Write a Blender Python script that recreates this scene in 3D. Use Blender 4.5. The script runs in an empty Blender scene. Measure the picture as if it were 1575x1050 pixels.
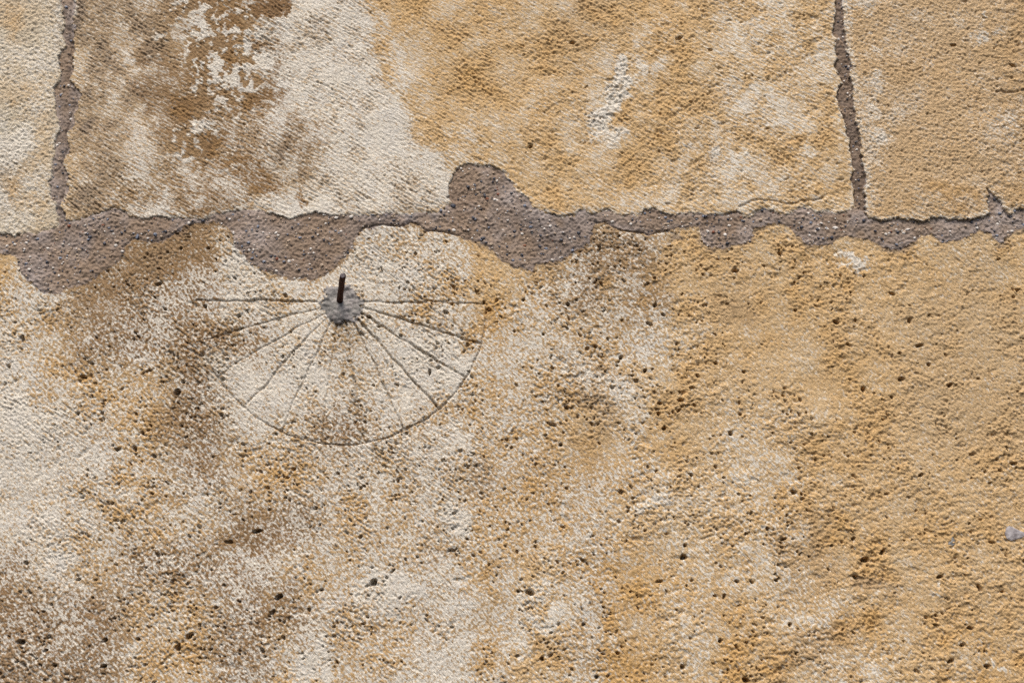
import bpy, math, random
import numpy as np
from mathutils import Vector

random.seed(7)
RNG = np.random.default_rng(11)
scene = bpy.context.scene
COL = scene.collection

# ------------------------------------------------------------------ camera
F_PX, W_PX, H_PX = 2012.0, 1575.0, 1050.0       # focal length and frame, in photograph pixels
PITCH = math.radians(14.0)                      # the photographer looks up at the wall
DIST = 1.127                                    # metres to the wall along the view axis
ZC = 2.0                                        # height of the point looked at
U = DIST / F_PX                                 # about 0.56 mm of wall per photograph pixel
CAM = Vector((0.0, -DIST * math.cos(PITCH), ZC - DIST * math.sin(PITCH)))
cam_data = bpy.data.cameras.new("camera")
cam_data.sensor_width = 36.0
cam_data.lens = 36.0 * F_PX / W_PX
cam_data.clip_start = 0.01
cam_data.clip_end = 200.0
cam = bpy.data.objects.new("camera", cam_data)
cam.location = CAM
cam.rotation_euler = (math.radians(90.0) + PITCH, 0.0, 0.0)
COL.objects.link(cam)
scene.camera = cam

# ------------------------------------------------------------------ light
SUN_EL, SUN_AZ = math.radians(58.0), math.radians(-12.0)   # azimuth from the wall's normal, to the left
sun_dir = Vector((math.sin(SUN_AZ) * math.cos(SUN_EL), -math.cos(SUN_AZ) * math.cos(SUN_EL), math.sin(SUN_EL)))
world = bpy.data.worlds.new("World")
scene.world = world
world.use_nodes = True
wn = world.node_tree.nodes
bg = wn.get("Background") or wn.new("ShaderNodeBackground")
sky = wn.new("ShaderNodeTexSky")
sky.sky_type = 'NISHITA'
sky.sun_disc = False
sky.sun_elevation = SUN_EL
sky.sun_rotation = math.atan2(sun_dir.x, sun_dir.y)
sky.air_density = 1.0
sky.dust_density = 4.0
world.node_tree.links.new(sky.outputs["Color"], bg.inputs["Color"])
bg.inputs["Strength"].default_value = 0.07
sun_data = bpy.data.lights.new("sun", 'SUN')
sun_data.energy = 1.5
sun_data.angle = math.radians(40.0)
sun_data.color = (1.0, 0.955, 0.885)
sun = bpy.data.objects.new("sun", sun_data)
sun.rotation_euler = (-sun_dir).to_track_quat('-Z', 'Y').to_euler()
sun.location = (0, -3, 5)
COL.objects.link(sun)
scene.view_settings.view_transform = 'Standard'
scene.view_settings.look = 'None'
scene.view_settings.exposure = 1.24
scene.view_settings.gamma = 1.0
scene.cycles.use_denoising = False
scene.cycles.max_bounces = 5

# ------------------------------------------------------------------ wall plane <-> photograph
CP, SP = math.cos(PITCH), math.sin(PITCH)
def project(x, z):
    """photograph pixel of a point of the wall plane; x, z in wall units (z downward from the view axis)"""
    dx, dy, dz = x * U, DIST * CP, -z * U + DIST * SP
    dep = dy * CP + dz * SP
    up = -dy * SP + dz * CP
    return W_PX / 2 + F_PX * dx / dep, H_PX / 2 - F_PX * up / dep
def ray(px, py):
    r = Vector(((px - W_PX / 2) / F_PX, 0, 0)) + Vector((0, CP, SP)) + Vector((0, -SP, CP)) * ((H_PX / 2 - py) / F_PX)
    return r
def on_wall(px, py, y=0.0):
    """3D point at depth y on the ray through a photograph pixel"""
    r = ray(px, py)
    return CAM + r * ((y - CAM.y) / r.y)

# ------------------------------------------------------------------ noise (periodic 2048 x 2048 fields)
N = 2048
_ky = np.fft.fftfreq(N)[:, None] * 2 * np.pi
_kx = np.fft.rfftfreq(N)[None, :] * 2 * np.pi
def field(kind, **k):
    w = np.fft.rfft2(RNG.standard_normal((N, N)).astype(np.float32))
    if kind == 'stroke':            # elongated strokes, 'ang' degrees below the horizontal
        a = math.radians(k['ang'])
        al = _kx * math.cos(a) + _ky * math.sin(a)
        ac = -_kx * math.sin(a) + _ky * math.cos(a)
        g = np.exp(-0.5 * ((al * k['along']) ** 2 + (ac * k['across']) ** 2))
        g = g - np.exp(-0.5 * ((al * k['along']) ** 2 + (ac * k['across'] * 3.0) ** 2))
    elif kind == 'gauss':
        g = np.exp(-0.5 * (_kx ** 2 + _ky ** 2) * k['s'] ** 2)
    elif kind == 'band':
        a = math.radians(k.get('ang', 0)); e = k.get('el', 1.0)
        al = (_kx * math.cos(a) + _ky * math.sin(a)) * e
        ac = -_kx * math.sin(a) + _ky * math.cos(a)
        q = al ** 2 + ac ** 2
        g = np.exp(-0.5 * q * k['s'] ** 2) - np.exp(-0.5 * q * (k['s'] * k.get('r', 2.5)) ** 2)
    else:                           # fractal between two sizes
        q = np.sqrt(_kx ** 2 + _ky ** 2) + 1e-6
        g = q ** (-k['p']) * np.exp(-0.5 * (q * k['lo']) ** 2) * (1 - np.exp(-0.5 * (q * k['hi']) ** 2))
    r = np.fft.irfft2(w * g, s=(N, N)).astype(np.float32)
    return (r - r.mean()) / r.std()
def smp(f, x, z):
    x = np.mod(x, N); z = np.mod(z, N)
    x0 = np.floor(x).astype(np.int32); z0 = np.floor(z).astype(np.int32)
    fx = (x - x0).astype(np.float32); fz = (z - z0).astype(np.float32)
    x0 %= N; z0 %= N; x1 = (x0 + 1) % N; z1 = (z0 + 1) % N
    return (f[z0, x0] * (1 - fx) + f[z0, x1] * fx) * (1 - fz) + (f[z1, x0] * (1 - fx) + f[z1, x1] * fx) * fz
def rank(n):
    return 1.0 / (1.0 + np.exp(-1.702 * n))
def sst(a, b, v):
    t = np.clip((v - a) / (b - a), 0, 1)
    return t * t * (3 - 2 * t)

# ------------------------------------------------------------------ grid of the wall face
STEP = 1.36
def axis(lo, hi, far_lo, far_hi):
    a = list(np.arange(lo, hi, STEP))
    s = STEP
    while a[-1] < far_hi:
        s = min(s * 1.06, 14.0); a.append(a[-1] + s)
    s = STEP; b = [lo]
    while b[-1] > far_lo:
        s = min(s * 1.06, 14.0); b.append(b[-1] - s)
    return np.array(b[:0:-1] + a, dtype=np.float64)
AX = axis(-840, 840, -2200, 2200)
AZ = axis(-570, 540, -1600, 1600)
NX, NZ = len(AX), len(AZ)
GX, GZ = np.meshgrid(AX, AZ)
PX, PY = project(GX, GZ)

S_UP = field('stroke', ang=28, along=4.2, across=.75)
S_UP2 = field('stroke', ang=39, along=5, across=.8)
S_LO = field('stroke', ang=49, along=5.5, across=.75)
S_X = field('stroke', ang=-38, along=12, across=1.6)
S_LO2 = field('stroke', ang=36, along=5, across=.8)
S_LO3 = field('stroke', ang=62, along=4, across=.8)
FINE = field('gauss', s=.7)
FINE2 = field('gauss', s=1.25)
MED = field('band', s=1.3, r=2.3)
LUMP = field('band', s=2.5, r=2.6, ang=-14, el=1.7)
LUMP2 = field('band', s=5.2, r=2.5, ang=-10, el=1.5)
BROAD = field('frac', p=1.6, lo=10, hi=60)
FLAKE = field('frac', p=1.05, lo=1.0, hi=16)
PATCH = field('frac', p=1.3, lo=3, hi=40)
WX = field('frac', p=1.5, lo=1.0, hi=18)
WY = field('frac', p=1.5, lo=1.0, hi=18)
P = {}
for nm in ('S_UP', 'S_UP2', 'S_LO', 'S_LO2', 'S_LO3', 'S_X', 'FINE', 'FINE2', 'MED', 'LUMP', 'LUMP2', 'BROAD', 'FLAKE', 'PATCH', 'WX', 'WY'):
    P[nm] = smp(globals()[nm], GX + 4000, GZ + 4000)
    if nm not in ('WX', 'WY'):
        globals()[nm] = None
_w1 = sst(.1, 1.0, P['BROAD']); _w2 = sst(.2, 1.2, -P['BROAD'])
P['S_LO'] = P['S_LO'] * (1 - _w1) * (1 - _w2) + P['S_LO2'] * _w1 + P['S_LO3'] * _w2
JX = PX + P['WX'] * 1.9 + P['FINE2'] * .8          # coordinates with ragged noise, for broken edges
JY = PY + P['WY'] * 1.6 + P['MED'] * .8
BX = PX + P['PATCH'] * 9 + P['WX'] * 4   # for stains with wandering edges
BY = PY + P['BROAD'] * 9 + P['WY'] * 4

def inside(poly, X, Y):
    p = np.array(poly, float)
    m = np.zeros(X.shape, bool)
    bb = (X > p[:, 0].min()) & (X < p[:, 0].max()) & (Y > p[:, 1].min()) & (Y < p[:, 1].max())
    x, y = X[bb], Y[bb]
    c = np.zeros(x.shape, bool)
    for (x0, y0), (x1, y1) in zip(p, np.roll(p, -1, axis=0)):
        if y0 == y1:
            continue
        c ^= ((y0 > y) != (y1 > y)) & (x < (x1 - x0) * (y - y0) / (y1 - y0) + x0)
    m[bb] = c
    return m
def dist_line(pts, X, Y, reach=14):
    d = np.full(X.shape, 1e3)
    side = np.zeros(X.shape)
    for (x0, y0), (x1, y1) in zip(pts[:-1], pts[1:]):
        bb = (X > min(x0, x1) - reach) & (X < max(x0, x1) + reach) & (Y > min(y0, y1) - reach) & (Y < max(y0, y1) + reach)
        x, y = X[bb], Y[bb]
        L2 = (x1 - x0) ** 2 + (y1 - y0) ** 2 + 1e-9
        t = np.clip(((x - x0) * (x1 - x0) + (y - y0) * (y1 - y0)) / L2, 0, 1)
        q = np.hypot(x - x0 - t * (x1 - x0), y - y0 - t * (y1 - y0))
        d[bb] = np.minimum(d[bb], q)
    return d
def blur(a, r):
    """three box blurs in grid steps"""
    a = a.astype(np.float32)
    for _ in range(3):
        for ax in (0, 1):
            pad = [(0, 0), (0, 0)]; pad[ax] = (r + 1, r)
            c = np.cumsum(np.pad(a, pad, mode='edge'), axis=ax, dtype=np.float64)
            a = ((np.take(c, range(2 * r + 1, c.shape[ax]), axis=ax) - np.take(c, range(0, c.shape[ax] - 2 * r - 1), axis=ax)) / (2 * r + 1)).astype(np.float32)
    return a
def ell(cx, cy, rx, ry, ang=0, X=None, Y=None, soft=0.5):
    X = BX if X is None else X; Y = BY if Y is None else Y
    a = math.radians(ang); dx, dy = X - cx, Y - cy
    q = np.hypot((dx * math.cos(a) + dy * math.sin(a)) / rx, (-dx * math.sin(a) + dy * math.cos(a)) / ry)
    return 1 - sst(1 - soft, 1 + soft, q)

# ------------------------------------------------------------------ joints
UPPER = [(-3500, 362), (0, 360), (51, 358), (64, 354), (88, 350), (95, 338), (128, 337), (143, 330), (164, 324), (177, 319), (190, 327),
    (198, 335), (218, 336), (244, 333), (270, 332), (283, 335), (308, 335), (334, 330), (365, 327), (386, 321), (400, 325), (416, 330), (449, 335),
    (480, 327), (518, 330), (557, 332), (596, 331), (629, 327), (657, 326), (680, 323), (691, 312), (687, 301), (689, 283), (696, 268), (709, 256),
    (724, 251), (750, 255), (770, 264), (782, 274), (793, 286), (796, 297), (811, 305), (818, 318), (839, 327), (865, 332), (885, 330), (888, 322),
    (902, 322), (905, 329), (919, 325), (934, 321), (945, 327), (980, 330), (996, 323), (1011, 322), (1017, 328), (1037, 331), (1063, 327), (1078, 326),
    (1088, 331), (1114, 330), (1132, 327), (1150, 330), (1165, 323), (1180, 322), (1190, 326), (1208, 328), (1234, 318), (1252, 325), (1285, 327),
    (1303, 323), (1315, 318), (1329, 326), (1335, 337), (1365, 339), (1386, 338), (1422, 339), (1447, 337), (1483, 339), (1514, 334), (1521, 330), (1520, 312), (1519, 291),
    (1532, 304), (1542, 321), (1553, 330), (1566, 322), (1590, 318), (5000, 318)]
LOWER = [(5000, 350), (1580, 348), (1560, 355), (1542, 371), (1535, 372), (1522, 360), (1507, 353), (1494, 360), (1478, 368), (1453, 373), (1432, 363),
    (1414, 361), (1393, 378), (1375, 384), (1355, 376), (1334, 369), (1315, 363), (1298, 358), (1285, 371), (1273, 376), (1244, 375), (1226, 360), (1208, 346),
    (1190, 344), (1180, 346), (1155, 353), (1159, 366), (1140, 376), (1112, 385), (1093, 381), (1083, 371), (1075, 348), (1050, 346), (1027, 355),
    (1001, 359), (978, 357), (955, 353), (926, 342), (910, 342), (906, 371), (890, 386), (878, 390), (857, 399), (824, 405), (820, 417), (813, 420),
    (803, 409), (790, 407), (770, 402), (763, 391), (750, 379), (734, 371), (706, 361), (673, 355), (657, 354), (647, 346), (629, 341), (611, 348),
    (590, 346), (554, 353), (544, 363), (544, 378), (526, 396), (516, 409), (498, 422), (475, 430), (441, 427), (405, 414), (386, 404), (370, 389),
    (360, 371), (352, 353), (331, 341), (308, 340), (285, 346), (278, 355), (257, 363), (231, 372), (206, 366), (188, 378), (188, 394), (164, 414),
    (139, 432), (113, 440), (85, 450), (59, 448), (41, 432), (28, 414), (27, 399), (15, 390), (0, 389), (-3500, 392)]
JL = [(-3000, 95, 121), (-60, 93, 114), (0, 93, 113), (26, 94, 107), (77, 91, 107), (110, 89, 110), (123, 89, 103), (144, 87, 118), (167, 85, 118), (180, 84, 108),
    (195, 89, 109), (205, 88, 100), (218, 80, 103), (231, 78, 105), (244, 77, 98), (262, 76, 97), (268, 80, 99), (288, 73, 99), (304, 82, 98), (312, 89, 98), (352, 88, 97)]
JR = [(-3000, 1180, 1196), (-900, 1205, 1218), (-60, 1280, 1293), (0, 1285, 1296), (26, 1287, 1298), (51, 1281, 1301), (64, 1286, 1301), (87, 1288, 1304), (103, 1283, 1310), (116, 1292, 1306), (126, 1297, 1309),
    (136, 1289, 1310), (154, 1288, 1311), (175, 1293, 1312), (190, 1301, 1315), (218, 1307, 1324), (244, 1310, 1324), (276, 1311, 1329), (324, 1314, 1330), (345, 1314, 1334)]
BED = inside(UPPER + LOWER, JX, JY)
def joint(J, X, Y):
    j = np.array(J, float)
    return (X > np.interp(Y, j[:, 0], j[:, 1])) & (X < np.interp(Y, j[:, 0], j[:, 2])) & (Y < j[-1, 0])
JLM = joint(JL, JX - 3 - 2 * P['PATCH'], JY) & ~BED
JRM = joint(JR, JX, JY) & ~BED
jl = np.array(JL, float); jr = np.array(JR, float)
ctr_l = np.interp(PY, jl[:, 0], (jl[:, 1] + jl[:, 2]) / 2)
ctr_r = np.interp(PY, jr[:, 0], (jr[:, 1] + jr[:, 2]) / 2)
ux = [-1500, 0, 90, 200, 285, 308, 332, 450, 640, 700, 850, 1080, 1320, 1500, 3000]
uy = [372, 372, 365, 345, 341, 338, 336, 340, 333, 342, 340, 336, 338, 345, 335]
LOW = PY > np.interp(PX, ux, uy)
ID = np.where(LOW, 3, np.where(PX < ctr_l, 0, np.where(PX < ctr_r, 1, 2)))
STONE = ID.copy()
ID[BED] = 5; ID[JLM] = 4; ID[JRM] = 6
MORTAR = BED | JLM | JRM

# ------------------------------------------------------------------ the carved dial
C0 = (522, 474)
LINES = [
    ('main', 3.6, 2.0, [(303, 460), (336, 461.5), (387, 462.5), (397, 460), (427, 461.5), (442, 462.5), (480, 463.5), (500, 465)]),
    ('main', 3.0, 1.8, [(545, 463), (581, 464), (596, 466), (627, 464.5), (650, 466), (658, 462), (679, 465.2), (712, 466), (748, 466.7)]),
    ('line', 4.6, 1.9, [(548, 468), (573, 478), (617, 488.8), (627, 493), (651, 500), (688, 512), (715, 520.6), (741, 528)]),
    ('line', 4.8, 1.9, [(545, 476), (566, 488), (596, 507), (630, 528), (666, 551), (691, 566), (717, 580.5)]),
    ('line', 5.0, 2.0, [(545, 484), (550, 490), (576, 518), (601, 549.5), (615, 562.5), (633, 583), (656, 606), (674, 627)]),
    ('line', 4.0, 1.7, [(540, 490), (549, 505), (561, 531), (576, 557), (582, 578), (592, 597), (605, 625.5), (620, 659)]),
    ('line', 2.4, 1.6, [(532, 494), (538, 530), (544, 577), (549, 620), (554.5, 654), (560, 680)]),
    ('line', 2.0, 1.5, [(519, 494), (511, 549), (503, 595), (498, 654), (495, 680)]),
    ('line', 2.8, 1.7, [(509, 492), (498, 516), (490, 538), (475, 566.5), (452, 615), (433, 660)]),
    ('line', 2.7, 1.9, [(502, 488), (473, 517.5), (450, 542), (427, 567), (408, 593.5), (392, 607), (379, 622)]),
    ('line', 2.7, 1.8, [(496, 482), (462, 501), (412, 530), (366, 555.6), (335, 580)]),
    ('line', 2.4, 1.7, [(494, 473), (442, 485.5), (412, 494.7), (374, 504.6), (348, 513), (311, 524)]),
    ('arc', 3.2, 1.7, [(300.7, 461), (300.5, 490), (301.5, 508), (305, 520), (313, 541), (323.5, 563), (334, 579), (347, 598), (371, 622.5), (395, 642), (430, 662.5), (462, 674.5),
                       (495, 682), (513, 684), (526, 685.5), (561, 680.5), (596, 673), (620.6, 662), (654, 645), (678.5, 625.5), (700, 602.7), (713.5, 587), (725.7, 567.6), (731, 554), (738, 542), (745, 512), (748.5, 468)]),
]
GRV = np.zeros(GX.shape)
LID = np.full(GX.shape, -1)
best = np.full(GX.shape, 1e3)
gx, gy = PX + P['WX'] * 0.55, PY + P['WY'] * 0.55
for i, (kind, dep, hw, pts) in enumerate(LINES):
    d = dist_line(pts, gx, gy)
    wear = np.clip(0.92 + 0.22 * P['PATCH'] + .10 * P['WX'], 0.45, 1.25)
    if kind == 'arc':       # the ring is nearly gone at its two upper ends
        wear = wear * (0.62 + 0.38 * sst(470, 560, PY + .12 * (PX - 520)))
    g = 1.25 * dep * wear * np.clip(1 - (d + .25 * P['FINE2']) / (hw * 1.12), 0, 1) ** 0.9
    GRV = np.where(g > 0, np.maximum(GRV, g), GRV)
    GRV -= .55 * wear * np.clip(1 - np.abs(d - hw * 1.5) / (hw * .7), 0, 1) * (GRV <= .01)   # lips raised a little so the groove edges catch the light
    near_m = (d < hw * 0.85) & (d < best)
    LID[near_m] = i; best[near_m] = d[near_m]
CRACKS = [
    (3.0, 1.6, [(112, -40), (112, 0), (108, 26), (107, 60), (107, 78), (109, 100), (103, 120), (116, 150), (115, 167), (108, 182), (100, 205), (104, 228), (98, 245), (96, 262), (98, 290), (96, 310), (92, 335)]),
    (3.0, 1.5, [(1283, -40), (1286, 0), (1287, 26), (1282, 51), (1288, 87), (1285, 104), (1297, 124), (1290, 140), (1290, 156), (1295, 175), (1302, 190), (1308, 218), (1311, 250), (1312, 290), (1315, 318)]),
    (2.8, 1.5, [(1137, 319), (1150, 312), (1166, 307), (1180, 310), (1195, 311), (1205, 313), (1219, 314), (1231, 309), (1252, 310), (1266, 304)]),
    (2.4, 1.4, [(554, 354), (572, 347), (590, 346), (611, 348), (629, 341), (647, 346), (657, 354), (680, 356), (706, 361)]),
    (2.4, 1.3, [(903, 338), (916, 342), (927, 341), (955, 354), (978, 357), (1001, 360), (1027, 355)]),
    (2.2, 1.3, [(839, 328), (865, 332), (885, 331)]), (2.0, 1.2, [(919, 325), (934, 321), (945, 326)]),
    (2.2, 1.3, [(1165, 323), (1150, 330), (1132, 327), (1120, 330)]),
    (2.4, 1.3, [(188, 379), (197, 371), (206, 366), (213, 367)]), (1.8, 1.2, [(231, 372), (257, 363), (278, 354)]),
    (2.2, 1.2, [(143, 331), (158, 326), (164, 324), (177, 319), (190, 327)]),
    (2.6, 1.5, [(98, 243), (95, 256), (88, 262), (84, 262)]), (2.4, 1.4, [(97, 306), (93, 320), (90, 336)]),
    (2.4, 1.4, [(107, 60), (107, 78), (104, 90)]), (2.2, 1.3, [(110, 104), (105, 112), (101, 114)]), (2.0, 1.2, [(119, 150), (117, 166), (108, 180)]),
    (2.4, 1.5, [(1396, 73), (1389, 78), (1386, 88), (1387, 101), (1391, 107), (1397, 110), (1407, 109), (1415, 105)]),
    (3.0, 1.8, [(1532, 141), (1540, 139), (1547, 143), (1556, 142), (1573, 138)]),
    (2.4, 1.6, [(1566, 52), (1560, 60), (1552, 64)]), (2.4, 1.6, [(1563, 218), (1556, 228), (1548, 236)]),
    (2.6, 1.4, [(1522, 565), (1523, 574), (1523, 582), (1528, 586)]), (2.2, 1.4, [(1076, 830), (1083, 828), (1088, 826), (1098, 824)]),
    (2.2, 1.5, [(1297, 100), (1293, 110), (1296, 117)]), (2.2, 1.4, [(1289, 150), (1291, 168), (1300, 188)]), (2.0, 1.4, [(1305, 205), (1308, 225), (1311, 250)]),
]
for dep, hw, pts in CRACKS:
    d = dist_line(pts, PX + P['WX'] * 0.9, PY + P['WY'] * 0.9)
    GRV = np.maximum(GRV, dep * np.clip(1 - d / (hw * 1.2), 0, 1) ** 0.7)

_th = np.arctan2(PY - 469, PX - 523)
_r = np.hypot((PX - 523) / 33.0, (PY - 469) / 29.0)
COLM = _r < 1.0 + .05 * np.sin(3 * _th + 1) + .04 * np.sin(5 * _th) + .07 * P['WX'] + .09 * P['FINE2'] + .05 * P['WY']
LID[COLM] = 99
GRV[COLM] *= 0.15

# ------------------------------------------------------------------ stains: a chart of how the pigments lie on the stones (75 x 70 px cells)
CHART = [
    "TPGgBfWWTTTTtTTPPPSSSS", "PPgGBfWWTTTTTPTPPPSSSS", "PPGGBfWWPTTTPTTPPPSSSS", "LPGgfBGWWPTTTTPPPTSSSS", "PPgfBfWWWWTTTPPPPPSSSS",
    "TTBBBWWwwwTTkkTTTTTTdT", "ywBKKWwwwyTykyTdTTTddd", "WyKKDKWwWwyyywPTTTTddd", "WyyyDLWwWwyywPTTTTTddd", "LWwyKwwKwwyyTPTPPTTddd",
    "WWwyKyywwwyyyyPPPTTTTT", "WWyyyDKyywyyyPPPPTTTTT", "qWyKKKyywwyPyOPPPTTTTT", "qqqyyKKwwwyPyOPOPPTTTT", "qqqyyKyyyWyPyOPOTPPTOT"]
PIG = {  # lime, brown, grey, ochre
    'T': (.05, .08, .00, .48), 't': (.06, .22, .10, .34), 'd': (.03, .18, .06, .22), 'S': (.05, .05, .05, .12), 'P': (.30, .05, .03, .28), 'O': (.10, .12, .00, 1.0),
    'W': (.76, .45, .03, .14), 'w': (.60, .48, .02, .34), 'y': (.43, .34, .00, .56), 'L': (.78, .30, .35, .00), 'K': (.50, .85, .12, .15), 'k': (.45, .70, .35, .20),
    'D': (.42, .85, .12, .15), 'B': (.14, .74, .34, .12), 'f': (.44, .74, .15, .25), 'q': (.40, .80, .36, .05), 'G': (.15, .34, .70, .02), 'g': (.38, .35, .55, .05)}
ch = np.array([[PIG[c] for c in row] for row in CHART])          # 15 x 22 x 4
def chart(k):
    fx = np.clip(BX / 75.0, 0, 20.999); fy = np.clip((BY - 35) / 70.0, 0, 13.999)
    x0 = fx.astype(int); y0 = fy.astype(int); tx = fx - x0; ty = fy - y0
    tx = tx * tx * (3 - 2 * tx); ty = ty * ty * (3 - 2 * ty)
    c = ch[..., k]
    return (c[y0, x0] * (1 - tx) + c[y0, x0 + 1] * tx) * (1 - ty) + (c[y0 + 1, x0] * (1 - tx) + c[y0 + 1, x0 + 1] * tx) * ty
lime, brown, grey, ochre = (chart(k) for k in range(4))
up, lo, mid = STONE < 3, STONE == 3, STONE == 1
def put(a, m, v):
    return a * (1 - m) + v * m
# middle stone: the pale limewashed field with its sharp right edge, and the brown patch at the top
WF = [(452, 18), (470, -60), (545, -60), (556, 0), (566, 40), (573, 62), (590, 100), (602, 150), (625, 190), (655, 232), (682, 265), (690, 330), (470, 334), (455, 318), (478, 290), (498, 250), (508, 210), (480, 165),
      (446, 148), (420, 132), (392, 120), (384, 88), (398, 48), (440, 28)]
m = inside(WF, PX + P['PATCH'] * 7 + P['WX'] * 5, PY + P['WY'] * 5) & mid
m = blur(m, 5)
lime = put(lime, m, .80); brown = put(brown, m, .30); grey = put(grey, m, .34); ochre = put(ochre, m, 0.05)
m = blur(mid & (inside(WF, PX - 26 + P['PATCH'] * 6, PY)) & (PX > 560), 3) * 0.35
lime = np.maximum(lime, m)
m = mid * ell(415, 110, 34, 90, 0); lime = put(lime, m, np.minimum(lime, .66)); brown = np.maximum(brown, .8 * m); ochre = np.maximum(ochre, .4 * m)
m = inside([(378, -60), (452, -60), (448, 12), (444, 25), (426, 28), (405, 26), (392, 33), (384, 18)], JX, JY) & mid
lime = put(lime, m, .04); brown = put(brown, m, .9); grey = put(grey, m, .45)
m = mid * ell(450, 205, 56, 34, 35) * 0.8          # dark smear at the pale field's edge
lime = put(lime, m, .34); brown = put(brown, m, .72); grey = put(grey, m, .5)
for (x, y, rx, ry, a, v) in ((320, 60, 34, 46, 20, .45), (300, 120, 26, 30, 0, .40), (335, 265, 36, 44, 0, .45), (276, 200, 18, 16, 0, .70), (360, 125, 34, 26, 10, .55), (440, 315, 38, 16, 0, .9), (290, 230, 24, 30, 30, .45), (200, 65, 16, 22, 0, .6), (240, 318, 60, 14, 0, .6)):
    lime = np.maximum(lime, mid * ell(x, y, rx, ry, a) * v)
lime = np.maximum(lime, .42 * mid * ell(330, 80, 72, 100, -10)); lime = np.maximum(lime, .50 * mid * ell(385, 225, 95, 75, 15))
m = mid * ell(250, 150, 50, 120, -10); brown = np.maximum(brown, .7 * m); lime = lime * (1 - .4 * m)
for (x, y, rx, ry, a) in ((352, 30, 20, 22, 0), (366, 95, 14, 22, -20), (330, 215, 20, 14, 0), (400, 145, 18, 14, 0), (290, 160, 30, 18, 20), (466, 292, 10, 16, -30), (450, 300, 7, 9, 0), (390, 270, 40, 22, 20)):
    m = mid * ell(x, y, rx, ry, a)
    brown = put(brown, m, .85); ochre = put(ochre, m, .75); lime = lime * (1 - .75 * m); grey = grey * (1 - .8 * m)
m = np.maximum(mid * ell(938, 165, 24, 52, 24), mid * ell(952, 115, 16, 28, 0)); lime = np.maximum(lime, .92 * m); grey = np.maximum(grey, .15 * m)
CRUST = m
for (x, y, rx, ry, a, v) in ((1120, 262, 34, 24, 0, .65), (1160, 180, 60, 30, 20, .55), (1150, 130, 40, 20, 0, .5), (1225, 235, 24, 30, 0, .55), (1240, 60, 26, 20, 0, .6), (720, 215, 26, 22, 0, .4), (1150, 30, 24, 34, 10, .5),
                           (1010, 40, 14, 24, 0, .3), (1235, 290, 30, 18, 0, .5)):
    lime = np.maximum(lime, mid * ell(x, y, rx, ry, a) * v * .72)
m = mid * ell(1099, 238, 8, 14, 15, PX, PY, .4); grey = put(grey, m, .7); lime = np.maximum(lime, .6 * m)
# pale dusty edges along the joints
edge = blur(MORTAR, 5)
pale = np.clip(edge * 2.2, 0, 1) * (STONE < 3) * (0.6 + 0.3 * P['PATCH'])
lime = np.maximum(lime, np.clip(pale, 0, .8) * (0.85 * (mid & (PX > 180)) + 0.9 * (STONE == 2)))
m = sst(26, 4, np.abs(PX - 5 - ctr_r)) * (PY < 322) * up; lime = np.maximum(lime, .72 * m * sst(-1, 1, P['PATCH'] + .6)); grey = np.maximum(grey, .35 * m * (PX < ctr_r) * (PY < 105))
m = ell(113, 14, 9, 16, 0, PX, PY) * mid; lime = np.maximum(lime, .8 * m)
m = ell(88, 40, 6, 46, 2, JX, JY) * (STONE == 0); lime = np.maximum(lime, .6 * m); grey = np.maximum(grey, .5 * m)
# left stone: creamy with a yellow top corner
ls = STONE == 0
ochre = ochre * (1 - .75 * ls)
m = ls * ell(5, 20, 42, 46, 0, soft=.35); ochre = put(ochre, m, .6); lime = lime * (1 - .8 * m)
m = ls * ell(62, 190, 26, 120, 0); ochre = np.maximum(ochre, .35 * m)
m = ls * ell(50, 310, 44, 40, 0); ochre = np.maximum(ochre, .5 * m)
m = ls * ell(2, 270, 26, 60, 0); grey = np.maximum(grey, .45 * m); lime = np.maximum(lime, .6 * m)
# right stone
rs = STONE == 2
for (x, y, rx, ry, v) in ((1512, 55, 14, 16, .55), (1518, 28, 8, 8, .6), (1345, 50, 10, 26, .35), (1545, 190, 36, 30, .3), (1330, 175, 14, 80, .35)):
    lime = np.maximum(lime, rs * ell(x, y, rx, ry) * v)
m = rs * ell(1470, 310, 60, 24); ochre = np.maximum(ochre, .6 * m); brown = np.maximum(brown, .25 * m)
m = rs * sst(1500, 1560, PX); brown = np.maximum(brown, .16 * m); ochre = np.maximum(ochre, .3 * m)
# lower stone
for (x, y, rx, ry, a, v) in ((366, 402, 20, 36, 8, .97), (66, 790, 16, 46, -38, .97), (100, 850, 34, 26, 35, .95), (945, 600, 36, 30, 20, .62), (975, 655, 14, 36, 0, .5), (788, 664, 8, 7, 0, .95), (845, 440, 26, 18, -30, .66), (1000, 790, 24, 16, 0, .66), (1145, 735, 26, 20, 0, .5), (555, 420, 60, 46, 0, .74), (640, 430, 90, 40, 0, .70),
                           (20, 640, 30, 60, 0, .95), (660, 560, 80, 60, 0, .86), (470, 570, 40, 44, 0, .86), (590, 905, 60, 40, 20, .84), (705, 800, 34, 22, 30, .86), (1440, 919, 5, 5, 0, .9), (1528, 1008, 5, 7, 0, .8), (1545, 1018, 6, 6, 0, .85), (480, 1010, 30, 40, 0, .85), (210, 1000, 30, 20, 40, .7), (1310, 395, 24, 14, 35, .75), (815, 950, 40, 60, 0, .66)):
    lime = np.maximum(lime, lo * ell(x, y, rx, ry, a) * v)
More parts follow.
